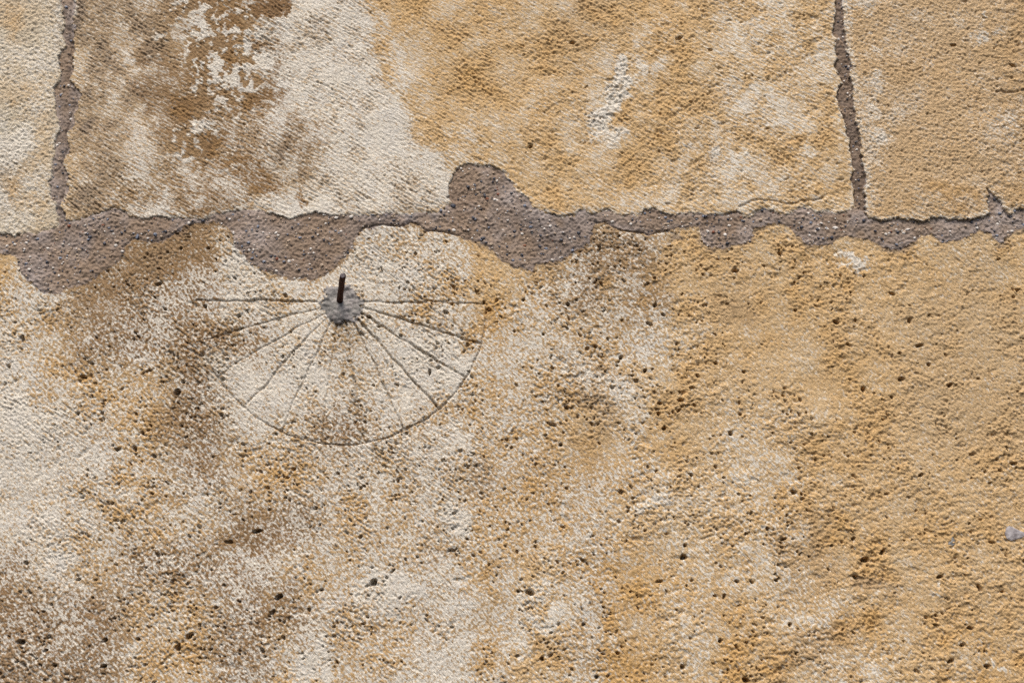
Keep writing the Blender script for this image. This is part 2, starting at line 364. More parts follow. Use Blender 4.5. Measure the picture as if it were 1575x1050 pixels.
for (x, y, rx, ry, a, v) in ((230, 410, 70, 36, -30, .62), (290, 380, 40, 26, 0, .68), (130, 470, 60, 24, -20, .6), (272, 600, 40, 46, 20, .5), (300, 690, 70, 44, 30, .7), (395, 810, 46, 34, 0, .85), (425, 930, 30, 44, 10, .75), (350, 520, 50, 40, 0, .4), (130, 520, 40, 26, 0, .55), (545, 600, 36, 60, 10, .28), (560, 672, 70, 20, 0, .35), (535, 520, 26, 30, 0, .3),
                           (900, 690, 44, 34, 40, .32), (880, 745, 60, 24, 40, .3), (960, 415, 70, 40, 0, .65), (985, 460, 50, 40, 30, .6), (900, 470, 30, 24, 0, .4), (170, 960, 50, 40, 0, .45), (30, 900, 46, 30, 0, .4), (1140, 465, 30, 22, 0, .35), (1010, 430, 20, 30, 0, .5)):
    brown = np.maximum(brown, lo * ell(x, y, rx, ry, a) * v)
    lime = lime * (1 - .45 * lo * ell(x, y, rx, ry, a) * v)
for (x, y, rx, ry, a, v) in ((1020, 900, 60, 40, 20, .9), (940, 880, 40, 50, 30, .9), (960, 1010, 60, 40, 0, .9), (1190, 1010, 50, 40, 0, 1.), (770, 480, 26, 80, -20, .8), (790, 385, 30, 30, 0, .8), (1432, 716, 22, 22, 40, 1.), (190, 620, 60, 80, 30, .55), (220, 770, 90, 60, 30, .6), (60, 430, 40, 40, 0, .7), (1300, 870, 260, 220, 0, .55), (905, 835, 80, 50, 35, .6), (260, 830, 80, 60, 0, .5)):
    ochre = np.maximum(ochre, lo * ell(x, y, rx, ry, a) * v)
RED = lo * ell(1432, 716, 18, 18, 40)
for (x, y, rx, ry, a, v) in ((150, 930, 80, 50, 20, .35), (100, 1000, 110, 50, 0, .3), (390, 590, 34, 30, 0, .5), (1040, 364, 18, 8, -10, .9), (1235, 860, 60, 60, 0, .3), (1345, 905, 30, 20, 0, .35), (745, 735, 20, 26, 0, .45), (690, 850, 26, 14, 0, .4), (945, 610, 40, 50, 0, .35), (1305, 392, 18, 12, 30, .6), (830, 390, 30, 50, -30, .2), (1265, 1000, 60, 50, 0, .3)):
    grey = np.maximum(grey, lo * ell(x, y, rx, ry, a) * v)
_bb = blur(BED, 4)
film = (_bb > .04) * sst(.16, .55, _bb + .16 * P['PATCH'] + .10 * P['FINE2']) * lo * ~MORTAR
grey = np.maximum(grey, .6 * film); lime = lime * (1 - .7 * film)
# turn coverage into flecks and flakes with edges of their own
fl = np.maximum(ell(335, 70, 85, 105, -10), .75 * ell(300, 205, 50, 40, 0)) * mid
fleckn = np.where(up, .45 * P['S_UP'] + .55 * P['FINE'] + .45 * P['PATCH'], .30 * P['S_LO'] + .72 * P['FINE'] + .42 * P['MED'] + .24 * P['PATCH'])
fleckn = fleckn * (1 - fl) + (1.0 * P['FLAKE'] + .25 * P['S_UP']) * fl
raw = np.clip(lime, 0, .97) - rank(fleckn)
raw = np.where(lime < .03, -1.0, raw)
wid = np.where(up, .32, .24) * (1 - fl) + .14 * fl      # how soft the edge of a fleck is
raw = raw / wid
lim = sst(-1, 1, raw)
bn = rank(.45 * P['S_LO'] * lo + .45 * P['S_UP'] * up + .5 * P['MED'] + .6 * P['PATCH'] + .3 * P['FINE2'])
brw = np.clip(brown, 0, 1) * (0.35 + 0.65 * sst(-.45, .45, brown + .05 - bn + .15))
och = np.clip(ochre * (0.7 + 0.35 * P['PATCH'] + .15 * P['MED']), 0, 1)
gry = np.clip(grey * (0.75 + 0.3 * P['PATCH']), 0, 1)
for a in (lim, brw, och, gry):
    a[MORTAR | COLM] = 0
raw[MORTAR | COLM] = 0
raw[COLM] = np.clip(.12 + .22 * P['PATCH'] + .16 * P['FINE2'] + .12 * P['MED'], 0, .6)[COLM]
m = MORTAR
raw[m] = lim[m] = np.clip(.12 + .16 * P['PATCH'] + .10 * P['BROAD'] + .30 * sst(150, 20, PX) * sst(345, 380, PY) + .22 * sst(1400, 1520, PX)
              + .3 * (1 - np.clip(blur(MORTAR, 4) * 1.6 - .5, 0, 1)), 0, .75)[m]        # dusty bloom on the mortar
brw[m] = np.clip(.25 + .35 * P['BROAD'] + .3 * P['PATCH'], 0, 1)[m]
brw[JRM] = np.clip(.85 + .2 * P['PATCH'], 0, 1)[JRM]; raw[JRM] *= .2
brw[JLM] = np.clip(.5 + .4 * P['PATCH'], 0, 1)[JLM]
och[m] = np.clip(.1 + .25 * P['PATCH'] * (P['BROAD'] > 0), 0, .5)[m]

# ------------------------------------------------------------------ relief, in wall units towards the viewer
rgt = sst(700, 1150, PX + P['BROAD'] * 60)                # tooling fades out to the right of the lower stone
h = np.zeros(GX.shape)
cutm = lambda n, t: -np.clip(-n - t, 0, 2.2)             # only the cut strokes, the skin between stays flat
_a = sst(-.8, .8, P['BROAD'])
hu = (.75 * cutm(P['S_UP'], .3) + .22 * P['S_UP']) * (1 - _a) + (.7 * cutm(P['S_UP2'], .4) + .2 * P['S_UP2']) * _a + .48 * P['FINE'] + .6 * cutm(P['MED'], .8) + .15 * P['MED']
ru = sst(560, 900, PX)
hu = hu * (1 - .35 * ru) + ru * (.22 * P['LUMP'] + .26 * P['LUMP2'] + .5 * cutm(P['S_X'], 1.0) + .34 * cutm(P['LUMP'], .9) + .28 * P['MED'] + .15 * P['FINE'])
hl = .30 * P['FINE2'] + .50 * P['FINE'] + .30 * P['MED'] + .12 * P['LUMP'] + .5 * cutm(P['MED'], 1.)
hr = .55 * P['LUMP'] * (1 - sst(1480, 1540, PX) * -.5) + .40 * P['MED'] + .38 * P['FINE'] + .3 * P['LUMP2']
hr = np.where(PX < 1900, .35 * P['MED'] + .5 * P['FINE'] + .2 * P['LUMP'] + .6 * cutm(P['MED'], 1.), hr)
tl = np.clip(.75 + .5 * P['BROAD'], 0.1, 1.3)
hw_l = (.75 * cutm(P['S_LO'], .4) * tl + .18 * P['S_LO'] + .22 * P['FINE2'] + .7 * cutm(P['MED'], .7) + .2 * P['MED'] + .55 * P['FINE'])
hw_r = (.30 * P['LUMP'] + .24 * P['LUMP2'] + .42 * cutm(P['LUMP'], .8) + .28 * P['MED'] + .9 * cutm(P['MED'], .8) + .62 * P['FINE'])
hw = (hw_l * (1 - rgt) + hw_r * rgt) * np.clip(.85 + .28 * P['PATCH'] + .16 * P['BROAD'], .45, 1.5)
hu = hu * np.clip(.78 + .3 * P['PATCH'], .35, 1.4)
h = np.select([STONE == 0, STONE == 1, STONE == 2], [hl + 0.3, hu + 1.0, hr + 2.6], hw - 2.0)
h += .7 * P['BROAD']
h += .45 * lim * (~MORTAR)                                # limewash and crust have a thickness
h += CRUST * (.4 * P['MED'] + .7 * P['FINE2'] - 1.2 * np.clip(P['MED'] - 1.0, 0, 1))
h += rs * sst(1490, 1550, PX) * (.25 * P['LUMP'] + .22 * P['LUMP2'] + .5 * cutm(P['PATCH'], .9))
# arrises of the upper stones are worn round
rnd = blur(~MORTAR & up, 2)
h -= np.where(up & ~MORTAR, np.clip(1 - rnd, 0, 1) ** 1.3 * np.where(rs, 2.4, 1.3) * np.clip(.6 + .5 * P['PATCH'], 0, 1.5), 0)
# mortar
low_f = blur(LOW, 4)
hm = .42 * P['FINE'] + .30 * P['FINE2'] + .35 * P['MED'] + .35 * P['LUMP2'] + .8 * P['BROAD']
inner = np.clip(blur(MORTAR, 3) * 2 - 1, 0, 1)
hm = hm - (1.0 - .5 * P['PATCH'] + 1.4 * sst(1310, 1345, PX)) * (1 - low_f) - 1.5 * low_f + inner * 0.9
hm[JLM | JRM] -= 1.6
hm += np.where(BED, .12 * P['MED'] - .5 * np.clip(P['S_X'] - 1.6, 0, 2), 0)
h = np.where(MORTAR, hm, h)
h -= GRV
# rim of the dial sits a touch proud where the stone has been dressed back; cement collar and its boss
cq = np.hypot(PX - 523, (PY - 470))
col_h = -2.4 + .9 + .35 * P['FINE'] + .4 * P['MED'] + .5 * P['LUMP'] - 1.6 * ell(523, 470, 25, 23, 0, PX, PY, .25) + 9.0 * ell(523, 482, 12, 17, 0, PX, PY, .7) + 1.2 * ell(512, 452, 5, 9, 30, PX, PY)
cb = blur(COLM, 1)
h = np.where(COLM, col_h * cb + h * (1 - cb), h)
# pits: a crowd of small ones, then the large ones the eye finds first
PITS = [(999, 499, 7, 3.5, 15), (957, 549, 4.5, 4, 0), (916, 532, 5, 3.5, -30), (994, 569, 4.5, 3.5, -40), (1042, 529, 4, 2.5, -20), (1101, 558, 4.5, 3, 20), (1145, 572, 3.5, 3, 20), (1046, 615, 6, 3.5, 10), (1015, 619, 5, 4, 0), (1013, 636, 3.5, 4.5, 0), (1022, 657, 4, 4, 0),
        (1138, 637, 4, 3.5, 0), (1125, 666, 5, 5.5, 60), (1062, 730, 4, 3.5, 50), (1221, 758, 4.5, 4, 0), (1357, 849, 5, 5, 0), (273, 603, 6.5, 5, -20), (281, 587, 5, 3.5, -20), (395, 818, 11, 3.6, -20), (815, 911, 8, 5, 30), (798, 907, 3.5, 3, 0), (273, 994, 5, 6, 0), (289, 976, 8, 5, -40), (38, 865, 5.5, 4, -15),
        (127, 579, 8, 4, 10), (118, 634, 4, 3, 0), (36, 522, 5, 6, 0), (12, 564, 4, 5, 0), (1054, 856, 6, 5.5, 0), (1048, 1027, 4, 5, 20), (1108, 985, 4, 5, 30), (1148, 1048, 8, 5, 0), (898, 960, 4, 3, 0), (833, 1013, 5, 5, 40), (916, 1042, 4, 4, 30), (1493, 966, 5, 4, 0), (1480, 990, 6, 4, -10), (1215, 961, 4, 4, 30),
        (1196, 893, 4, 3, 0), (1430, 562, 3.5, 5, 20), (1328, 600, 6, 4, -50), (1373, 610, 3.5, 3, 0), (1306, 531, 5, 3, 30), (1415, 532, 7, 3.5, -10), (1385, 544, 4, 3, 0), (1043, 61, 9, 3, -20), (880, 66, 6, 3, 10), (815, 226, 6, 3, -20), (1092, 77, 5, 2.5, 20), (1466, 72, 7, 3.5, 0), (1558, 101, 8, 3, 30),
        (566, 488, 4, 4, 0), (697, 315, 4, 3, 0), (745, 463, 3.5, 4, 0), (685, 482, 5, 3.5, 0), (661, 571, 3.5, 6, 20), (366, 485, 4, 4, 0), (314, 469, 3.5, 3.5, 0), (582, 501, 4, 3, 0), (180, 691, 6, 3.5, 0), (207, 690, 6, 5, 30), (218, 666, 5, 4, 50), (237, 701, 4, 3, -20), (160, 986, 4, 4, 0), (30, 988, 9, 5, 10), (158, 1023, 7, 4, -20), (84, 1023, 5, 4, 0), (212, 980, 6, 4, 0),
        (573, 895, 6, 6, 0), (495, 908, 4, 3, -20), (428, 918, 8, 6, -20), (1054, 838, 3, 3, 0), (1134, 894, 4, 3, 20), (1115, 917, 3, 6, 20), (1158, 895, 4, 3, 10), (1312, 826, 4, 3, 0), (1183, 813, 3.5, 3.5, 0), (1206, 829, 6, 2.5, 0), (1318, 888, 6, 4, 20), (1330, 862, 9, 5, 0), (1445, 886, 8, 4, -10), (1507, 902, 4, 4, 0), (1464, 1016, 6, 4, -10), (1520, 1026, 7, 4, 0), (1232, 760, 3, 3, 0), (1560, 712, 7, 3, 0), (1416, 730, 6, 3, -10), (1386, 582, 7, 4, -30), (1462, 592, 8, 4, -20),
        (850, 567, 4, 3, 20), (873, 625, 4, 4, 0), (850, 653, 8, 3, 20), (862, 682, 5, 4, 0), (835, 512, 3, 3, 0), (806, 462, 4, 3, 0), (873, 466, 4, 4, 0), (1007, 427, 4, 3, -30), (960, 433, 4, 3, 20), (1020, 484, 5, 3, -20), (1008, 469, 4, 3, 0), (1134, 415, 7, 4, 0), (1200, 390, 4, 4, 0), (1400, 493, 4, 4, 0), (1287, 495, 6, 4, 0)]
pit = np.zeros(GX.shape, np.float32)
def stamp(x, y, rx, ry, a, dep):
    """one hollow at photograph pixel (x, y)"""
    p = on_wall(x, y)
    wx, wz = p.x / U, -(p.z - ZC) / U
    r = max(rx, ry) * 1.5 + 3
    i0, i1 = np.searchsorted(AX, (wx - r, wx + r)); k0, k1 = np.searchsorted(AZ, (wz - r, wz + r))
    if i1 <= i0 or k1 <= k0: return
    X, Z = GX[k0:k1, i0:i1] - wx + (.3 + .3 * min(rx, ry)) * P['WX'][k0:k1, i0:i1], GZ[k0:k1, i0:i1] - wz + (.3 + .3 * min(rx, ry)) * P['WY'][k0:k1, i0:i1]
    c, s = math.cos(math.radians(a)), math.sin(math.radians(a))
    q = np.hypot((X * c + Z * s) / rx, (-X * s + Z * c) / ry)
    v = dep * np.clip(1.1 - q ** 2.4, 0, 1) ** .8
    pit[k0:k1, i0:i1] = np.maximum(pit[k0:k1, i0:i1], v)
for (x, y, rx, ry, a) in PITS:
    stamp(x, y, rx * .76, ry * .76, a, 5.0 + 2.4 * min(rx, ry))
def near(x, y, f):
    p = on_wall(x, y)
    i = min(max(int(np.searchsorted(AX, p.x / U)), 0), NX - 1); k = min(max(int(np.searchsorted(AZ, -(p.z - ZC) / U)), 0), NZ - 1)
    return P[f][k, i]
for _ in range(14000):
    x, y = random.uniform(-450, 2000), random.uniform(355, 1450)
    if near(x, y, 'PATCH') + .6 * near(x, y, 'BROAD') < random.uniform(-1.2, 1.6): continue       # they gather in clusters
    if x > 1250 and random.random() < .5: continue
    if x < 120 and 520 < y < 880 and random.random() < .7: continue
    r = 1.12 + min(random.expovariate(3.2), 1.9)
    stamp(x, y, r * random.uniform(.9, 2.1), r * random.uniform(.7, 1.1), random.choice((49, -15, 0, 30, -40)) + random.uniform(-20, 20), 3.4 + 2.2 * r)
for _ in range(260):                                      # broad shallow losses
    r = random.uniform(3, 8)
    stamp(random.uniform(-300, 1900), random.uniform(380, 1300), r * random.uniform(1, 2.4), r * .7, random.uniform(-50, 50), random.uniform(.8, 2.0))
for _ in range(420):
    x, y = random.uniform(800, 1900), random.uniform(-300, 320)
    r = random.uniform(1.0, 2.0)
    stamp(x, y, r * random.uniform(1.2, 3.4), r * .8, random.uniform(-35, 10), 1.2 + r)
pit[MORTAR | COLM] = 0
h -= pit

# ------------------------------------------------------------------ materials
def mat(name):
    m = bpy.data.materials.new(name); m.use_nodes = True
    return m, m.node_tree.nodes, m.node_tree.links, m.node_tree.nodes["Principled BSDF"]
def coord(nt, ln, scale):
    tc = nt.new("ShaderNodeTexCoord"); mp = nt.new("ShaderNodeMapping")
    mp.inputs["Scale"].default_value = (scale,) * 3
    ln.new(tc.outputs["Object"], mp.inputs["Vector"])
    return mp.outputs["Vector"]
def noise(nt, ln, vec, scale, detail=3, rough=.6):
    n = nt.new("ShaderNodeTexNoise"); n.inputs["Scale"].default_value = scale
    n.inputs["Detail"].default_value = detail; n.inputs["Roughness"].default_value = rough
    ln.new(vec, n.inputs["Vector"]); return n.outputs["Fac"]
def rng(nt, ln, v, a, b, c, d):
    n = nt.new("ShaderNodeMapRange"); n.inputs[1].default_value = a; n.inputs[2].default_value = b
    n.inputs[3].default_value = c; n.inputs[4].default_value = d; ln.new(v, n.inputs[0]); return n.outputs[0]
def mix(nt, ln, fac, a, b, mode='MIX'):
    n = nt.new("ShaderNodeMix"); n.data_type = 'RGBA'; n.blend_type = mode
    for sock, v in ((n.inputs[0], fac), (n.inputs[6], a), (n.inputs[7], b)):
        if hasattr(v, 'is_linked'): ln.new(v, sock)
        elif isinstance(v, tuple): sock.default_value = (*v, 1)
        else: sock.default_value = v
    return n.outputs[2]
def srgb(r, g, b, k=1.0):
    f = lambda c: (c / 12.92 if c <= .04045 else ((c + .055) / 1.055) ** 2.4) * k
    return (f(r / 255), f(g / 255), f(b / 255))
KA = 0.86
TAN, OCHRE, BROWN, GREY, LIME = (srgb(*c, KA) for c in ((207, 181, 142), (203, 164, 108), (120, 92, 62), (152, 136, 118), (226, 218, 203)))
def stone_material(name, base, ang=0, tool=1.0):
    m, nt, ln, bs = mat(name)
    at = nt.new("ShaderNodeAttribute"); at.attribute_name = "stain"
    sp = nt.new("ShaderNodeSeparateColor"); ln.new(at.outputs["Color"], sp.inputs[0])
    v = coord(nt, ln, 1.0)
    grain = noise(nt, ln, v, 900, 3, .65); mott = noise(nt, ln, v, 60, 5, .6); hue = noise(nt, ln, v, 18, 4, .55)
    r1 = nt.new("ShaderNodeMapping"); r1.inputs["Rotation"].default_value = (0, math.radians(-ang), 0); ln.new(v, r1.inputs["Vector"])
    r2 = nt.new("ShaderNodeMapping"); r2.inputs["Scale"].default_value = (1 / tool, 1, 1); ln.new(r1.outputs[0], r2.inputs["Vector"])
    cut = noise(nt, ln, r2.outputs[0], 620, 3, .65)
    c = mix(nt, ln, rng(nt, ln, hue, .35, .65, 0, .25), base, OCHRE)
    c = mix(nt, ln, at.outputs["Alpha"], c, OCHRE)
    c = mix(nt, ln, sp.outputs[2], c, GREY)
    br = mix(nt, ln, rng(nt, ln, mott, .35, .65, 0, .6), BROWN, srgb(142, 108, 70, KA))
    c = mix(nt, ln, sp.outputs[1], c, br)
    li = mix(nt, ln, rng(nt, ln, mott, .4, .68, 0, .7), LIME, srgb(214, 209, 200, KA))
    por = rng(nt, ln, noise(nt, ln, v, 760, 2, .5), .57, .66, 0, .85)
    ad = nt.new("ShaderNodeMath"); ad.operation = 'ADD'
    ln.new(sp.outputs[0], ad.inputs[0]); ln.new(rng(nt, ln, cut, .3, .7, -1.1, 1.1), ad.inputs[1])
    c = mix(nt, ln, rng(nt, ln, ad.outputs[0], -1.0, 1.0, 0, 1), c, li)
    pm = nt.new('ShaderNodeMath'); pm.operation = 'MULTIPLY'; ln.new(por, pm.inputs[0]); ln.new(sp.outputs[1], pm.inputs[1])
    c = mix(nt, ln, pm.outputs[0], c, BROWN)
    c = mix(nt, ln, 1.0, c, mix(nt, ln, rng(nt, ln, grain, .28, .72, 0, 1), (.66, .63, .60), (1.2, 1.2, 1.2)), 'MULTIPLY')
    ln.new(c, bs.inputs["Base Color"])
    bs.inputs["Roughness"].default_value = .92
    bs.inputs["Specular IOR Level"].default_value = .2
    bp = nt.new("ShaderNodeBump"); bp.inputs["Strength"].default_value = 1.0; bp.inputs["Distance"].default_value = .0013
    ln.new(cut, bp.inputs["Height"]); ln.new(bp.outputs[0], bs.inputs["Normal"])
    return m
M_TAN = stone_material("weathered_limestone", TAN, 49, 3.0)
M_UP = stone_material("tooled_limestone", TAN, 31, 3.0)
M_CREAM = stone_material("cream_limestone", srgb(211, 201, 180, KA))
M_BUFF = stone_material("buff_limestone", srgb(202, 176, 140, KA))
def gritty(name, a, b, speck, bump=.0007):
    m, nt, ln, bs = mat(name)
    v = coord(nt, ln, 1.0)
    at = nt.new("ShaderNodeAttribute"); at.attribute_name = "stain"
    sp = nt.new("ShaderNodeSeparateColor"); ln.new(at.outputs["Color"], sp.inputs[0])
    g = noise(nt, ln, v, 700, 3, .7); w = noise(nt, ln, v, 25, 5, .6); f = noise(nt, ln, v, 1300, 2, .6)
    c = mix(nt, ln, rng(nt, ln, w, .3, .7, 0, 1), a, b)
    c = mix(nt, ln, sp.outputs[1], c, tuple(q * .72 for q in b))
    c = mix(nt, ln, at.outputs['Alpha'], c, srgb(170, 140, 108, KA))
    c = mix(nt, ln, sp.outputs[0], c, srgb(178, 168, 164, KA))
    c = mix(nt, ln, rng(nt, ln, f, .68, .76, 0, .6), c, speck)
    c = mix(nt, ln, 1.0, c, mix(nt, ln, rng(nt, ln, g, .28, .72, 0, 1), (.70, .70, .70), (1.22, 1.22, 1.22)), 'MULTIPLY')
    ln.new(c, bs.inputs["Base Color"]); bs.inputs["Roughness"].default_value = .93; bs.inputs["Specular IOR Level"].default_value = .2
    bp = nt.new("ShaderNodeBump"); bp.inputs["Strength"].default_value = .7; bp.inputs["Distance"].default_value = bump
    ln.new(g, bp.inputs["Height"]); ln.new(bp.outputs[0], bs.inputs["Normal"])
    return m
M_MORTAR = gritty("lime_mortar", srgb(154, 134, 115, KA), srgb(130, 112, 98, KA), srgb(185, 175, 165, KA))
M_CEMENT = gritty("grey_cement", srgb(152, 148, 142, KA), srgb(122, 119, 115, KA), srgb(175, 175, 175, KA), .0005)
def plain(name, a, b, rough, scale=400, spec=.4):
    m, nt, ln, bs = mat(name)
    v = coord(nt, ln, 1.0)
    c = mix(nt, ln, rng(nt, ln, noise(nt, ln, v, scale, 4, .6), .35, .65, 0, 1), a, b)
    ln.new(c, bs.inputs["Base Color"]); bs.inputs["Roughness"].default_value = rough; bs.inputs["Specular IOR Level"].default_value = spec
    return m
M_RUST = plain("rusty_iron", (.016, .005, .003), (.085, .024, .009), .7, 500, .2)
M_CUT = plain("cut_iron_end", (.030, .020, .024), (.075, .050, .055), .5, 700)
G_WHITE = plain("white_grit", srgb(215, 208, 200), srgb(190, 182, 172), .6)
G_BLACK = plain("blue_black_grit", srgb(42, 44, 54), srgb(60, 62, 72), .5)
G_BLUE = plain("grey_blue_grit", srgb(120, 126, 140), srgb(95, 100, 112), .5)
G_RUST = plain("rust_red_grit", srgb(110, 55, 38), srgb(130, 80, 50), .6)
G_BUFF = plain("buff_grit", srgb(175, 155, 132), srgb(150, 130, 112), .7)
M_FLINT = plain("grey_flint", srgb(120, 112, 112), srgb(172, 165, 164), .35, 250, .6)
M_CHIP = plain("dark_flint", srgb(92, 90, 88), srgb(130, 128, 124), .4, 400, .6)

# ------------------------------------------------------------------ objects
def thing(name, loc, label, cat):
    o = bpy.data.objects.new(name, None); COL.objects.link(o)
    o.empty_display_size = 0.1
    o.location = loc; o["label"] = label; o["category"] = cat
    return o
stain = np.stack([raw, brw, gry, och], axis=-1).astype(np.float32).reshape(-1, 4)
VX = (GX * U).astype(np.float32).ravel(); VY = (-h * U).astype(np.float32).ravel(); VZ = (ZC - GZ * U).astype(np.float32).ravel()
VI = np.arange(NX * NZ).reshape(NZ, NX)
Q = np.stack([VI[:-1, :-1], VI[1:, :-1], VI[1:, 1:], VI[:-1, 1:]], axis=-1).reshape(-1, 4)      # faces look to -Y
FID = ID[:-1, :-1].ravel()
FL = LID[:-1, :-1].ravel()
FID = np.where((FL >= 0) & ((FID == 3) | (FL == 99)), 10 + FL, FID)
# rim of the whole wall, for the returns that give it its thickness
RIM = np.concatenate([VI[0, :], VI[1:, -1], VI[-1, -2::-1], VI[-2:0:-1, 0]])
def patch(name, ids, material, parent, label=None):
    sel = np.isin(FID, ids)
    q = Q[sel]
    used, inv = np.unique(q, return_inverse=True)
    q = inv.reshape(-1, 4)
    v = np.stack([VX[used], VY[used], VZ[used]], axis=-1)
    st = stain[used]
    # returns at the outer rim
    lut = np.full(NX * NZ, -1); lut[used] = np.arange(len(used))
    r0, r1 = RIM, np.roll(RIM, -1)
    ok = (lut[r0] >= 0) & (lut[r1] >= 0)
    if ok.any():
        a, b = lut[r0[ok]], lut[r1[ok]]
        n0 = len(v); k = len(a)
        back = np.concatenate([v[a], v[b]]); back[:, 1] = 0.25
        v = np.concatenate([v, back]); st = np.concatenate([st, st[a], st[b]])
        q = np.concatenate([q, np.stack([a, b, n0 + k + np.arange(k), n0 + np.arange(k)], axis=-1)])
    base = parent.location
    v = v - np.array(base, np.float32)
    me = bpy.data.meshes.new(name)
    me.vertices.add(len(v)); me.vertices.foreach_set("co", v.astype(np.float32).ravel())
    me.loops.add(q.size); me.loops.foreach_set("vertex_index", q.astype(np.int32).ravel())
    me.polygons.add(len(q)); me.polygons.foreach_set("loop_start", np.arange(0, q.size, 4, dtype=np.int32))
    me.polygons.foreach_set("use_smooth", np.ones(len(q), bool))
    me.update(calc_edges=True)
    at = me.attributes.new("stain", 'FLOAT_COLOR', 'POINT'); at.data.foreach_set("color", st.astype(np.float32).ravel())
    me.materials.append(material)
    o = bpy.data.objects.new(name, me); COL.objects.link(o); o.parent = parent
    if label: o["label"] = label
    return o
wall = thing("stone_wall", (0, 0, ZC - 1600 * U), "old wall of tan and pale limewashed limestone blocks with brown mortar joints", "wall")
patch("stone", [0], M_CREAM, wall, "cream block left of the left upright joint")
s_mid = patch("stone", [1], M_UP, wall, "wide upper block, half pale limewash and half ochre, with brown stains")
patch("stone", [2], M_BUFF, wall, "smooth buff block right of the right upright joint")
s_low = patch("stone", [3], M_TAN, wall, "broad pitted lower block with diagonal tooling marks")
m_left = patch("mortar", [4], M_MORTAR, wall)
m_bed = patch("mortar", [5], M_MORTAR, wall, "ragged level mortar bed smeared over the lower block")
m_right = patch("mortar", [6], M_MORTAR, wall)
dial_at = on_wall(522, 464)
dial = thing("sundial", dial_at, "half-round scratched sundial with rusty iron pin, cut below the mortar joint", "sundial")
for i, (kind, *_r) in enumerate(LINES):
    patch({"main": "horizon_line", "line": "hour_line", "arc": "rim_line"}[kind], [10 + i], M_TAN, dial)
patch("cement_collar", [109], M_CEMENT, dial)

def height_at(px, py):
    p = on_wall(px, py)
    i = int(np.argmin(np.abs(AX - p.x / U))); k = int(np.argmin(np.abs(AZ + (p.z - ZC) / U)))
    return h[k, i], ID[k, i]

# ---- the gnomon: a slightly bent iron pin
tip = on_wall(527.2, 424.0, -80 * U)
root = on_wall(522.2, 464.5, 4 * U)
def tube(pts, radii, seg=20, wob=0.0):
    verts, faces = [], []
    for j, p in enumerate(pts):
        t = (pts[min(j + 1, len(pts) - 1)] - pts[max(j - 1, 0)]).normalized()
        a = t.cross(Vector((0, 0, 1))).normalized(); b = t.cross(a).normalized()
        for s in range(seg):
            an = 2 * math.pi * s / seg
            r = radii[j] * (1 + wob * random.uniform(-1, 1))
            verts.append(p + a * math.cos(an) * r + b * math.sin(an) * r)
        if j:
            for s in range(seg):
                n = (s + 1) % seg
                faces.append(((j - 1) * seg + s, (j - 1) * seg + n, j * seg + n, j * seg + s))
    return verts, faces
def mesh_obj(name, verts, faces, material, parent, smooth=True):
    me = bpy.data.meshes.new(name)
    me.from_pydata([tuple(Vector(v) - parent_world(parent)) for v in verts], [], faces)
    if not isinstance(material, (list, tuple)): material = [material]
    for m_ in material: me.materials.append(m_)
    me.polygons.foreach_set("use_smooth", [smooth] * len(me.polygons))
    o = bpy.data.objects.new(name, me); COL.objects.link(o); o.parent = parent
    return o
def parent_world(p):
    v = Vector((0, 0, 0))
    while p is not None:
        v = v + Vector(p.location); p = p.parent
    return v
R = 4.6 * U
npt = 14
pts = [root.lerp(tip, j / (npt - 1)) + Vector((0.25 * U * math.sin(j * 1.1), 0, 0.6 * U * math.sin(math.pi * j / (npt - 1)))) for j in range(npt)]
rad = [R * (1.10 if j < 3 else 1.0) for j in range(npt)]
axis_v = (tip - root).normalized()
pts += [tip + axis_v * 0.5 * U]; rad += [R * 0.93]
v, f = tube(pts, rad, 24, .035)
pin = mesh_obj("gnomon_rod", v, f, M_RUST, dial)
v, f = tube([tip + axis_v * 0.5 * U, tip + axis_v * 0.9 * U, tip + axis_v * 1.0 * U], [R * 0.93, R * 0.72, R * 0.35], 24, .03)
v.append(tip + axis_v * 0.8 * U)
f += [(2 * 24 + s, 2 * 24 + (s + 1) % 24, len(v) - 1) for s in range(24)]
mesh_obj("cut_end", v, f, M_CUT, pin, False)

# ---- grit in the mortar and stones set in the wall
ICO = None
def ico():
    global ICO
    if ICO is None:
        t = (1 + 5 ** .5) / 2
        vs = [(-1, t, 0), (1, t, 0), (-1, -t, 0), (1, -t, 0), (0, -1, t), (0, 1, t), (0, -1, -t), (0, 1, -t), (t, 0, -1), (t, 0, 1), (-t, 0, -1), (-t, 0, 1)]
        fs = [(0, 11, 5), (0, 5, 1), (0, 1, 7), (0, 7, 10), (0, 10, 11), (1, 5, 9), (5, 11, 4), (11, 10, 2), (10, 7, 6), (7, 1, 8), (3, 9, 4), (3, 4, 2), (3, 2, 6), (3, 6, 8), (3, 8, 9), (4, 9, 5), (2, 4, 11), (6, 2, 10), (8, 6, 7), (9, 8, 1)]
        ICO = ([Vector(q).normalized() for q in vs], fs)
    return ICO
def pebble(c, rx, rz, ry, ang):
    vs, fs = ico()
    ca, sa = math.cos(ang), math.sin(ang)
    out = []
    for q in vs:
        k = random.uniform(.75, 1.15)
        x, y, z = q.x * rx * k, q.y * ry * k, q.z * rz * k
        out.append(c + Vector((x * ca - z * sa, y, x * sa + z * ca)))
    return out, fs
GM = [G_WHITE, G_BLACK, G_BLUE, G_RUST, G_BUFF]
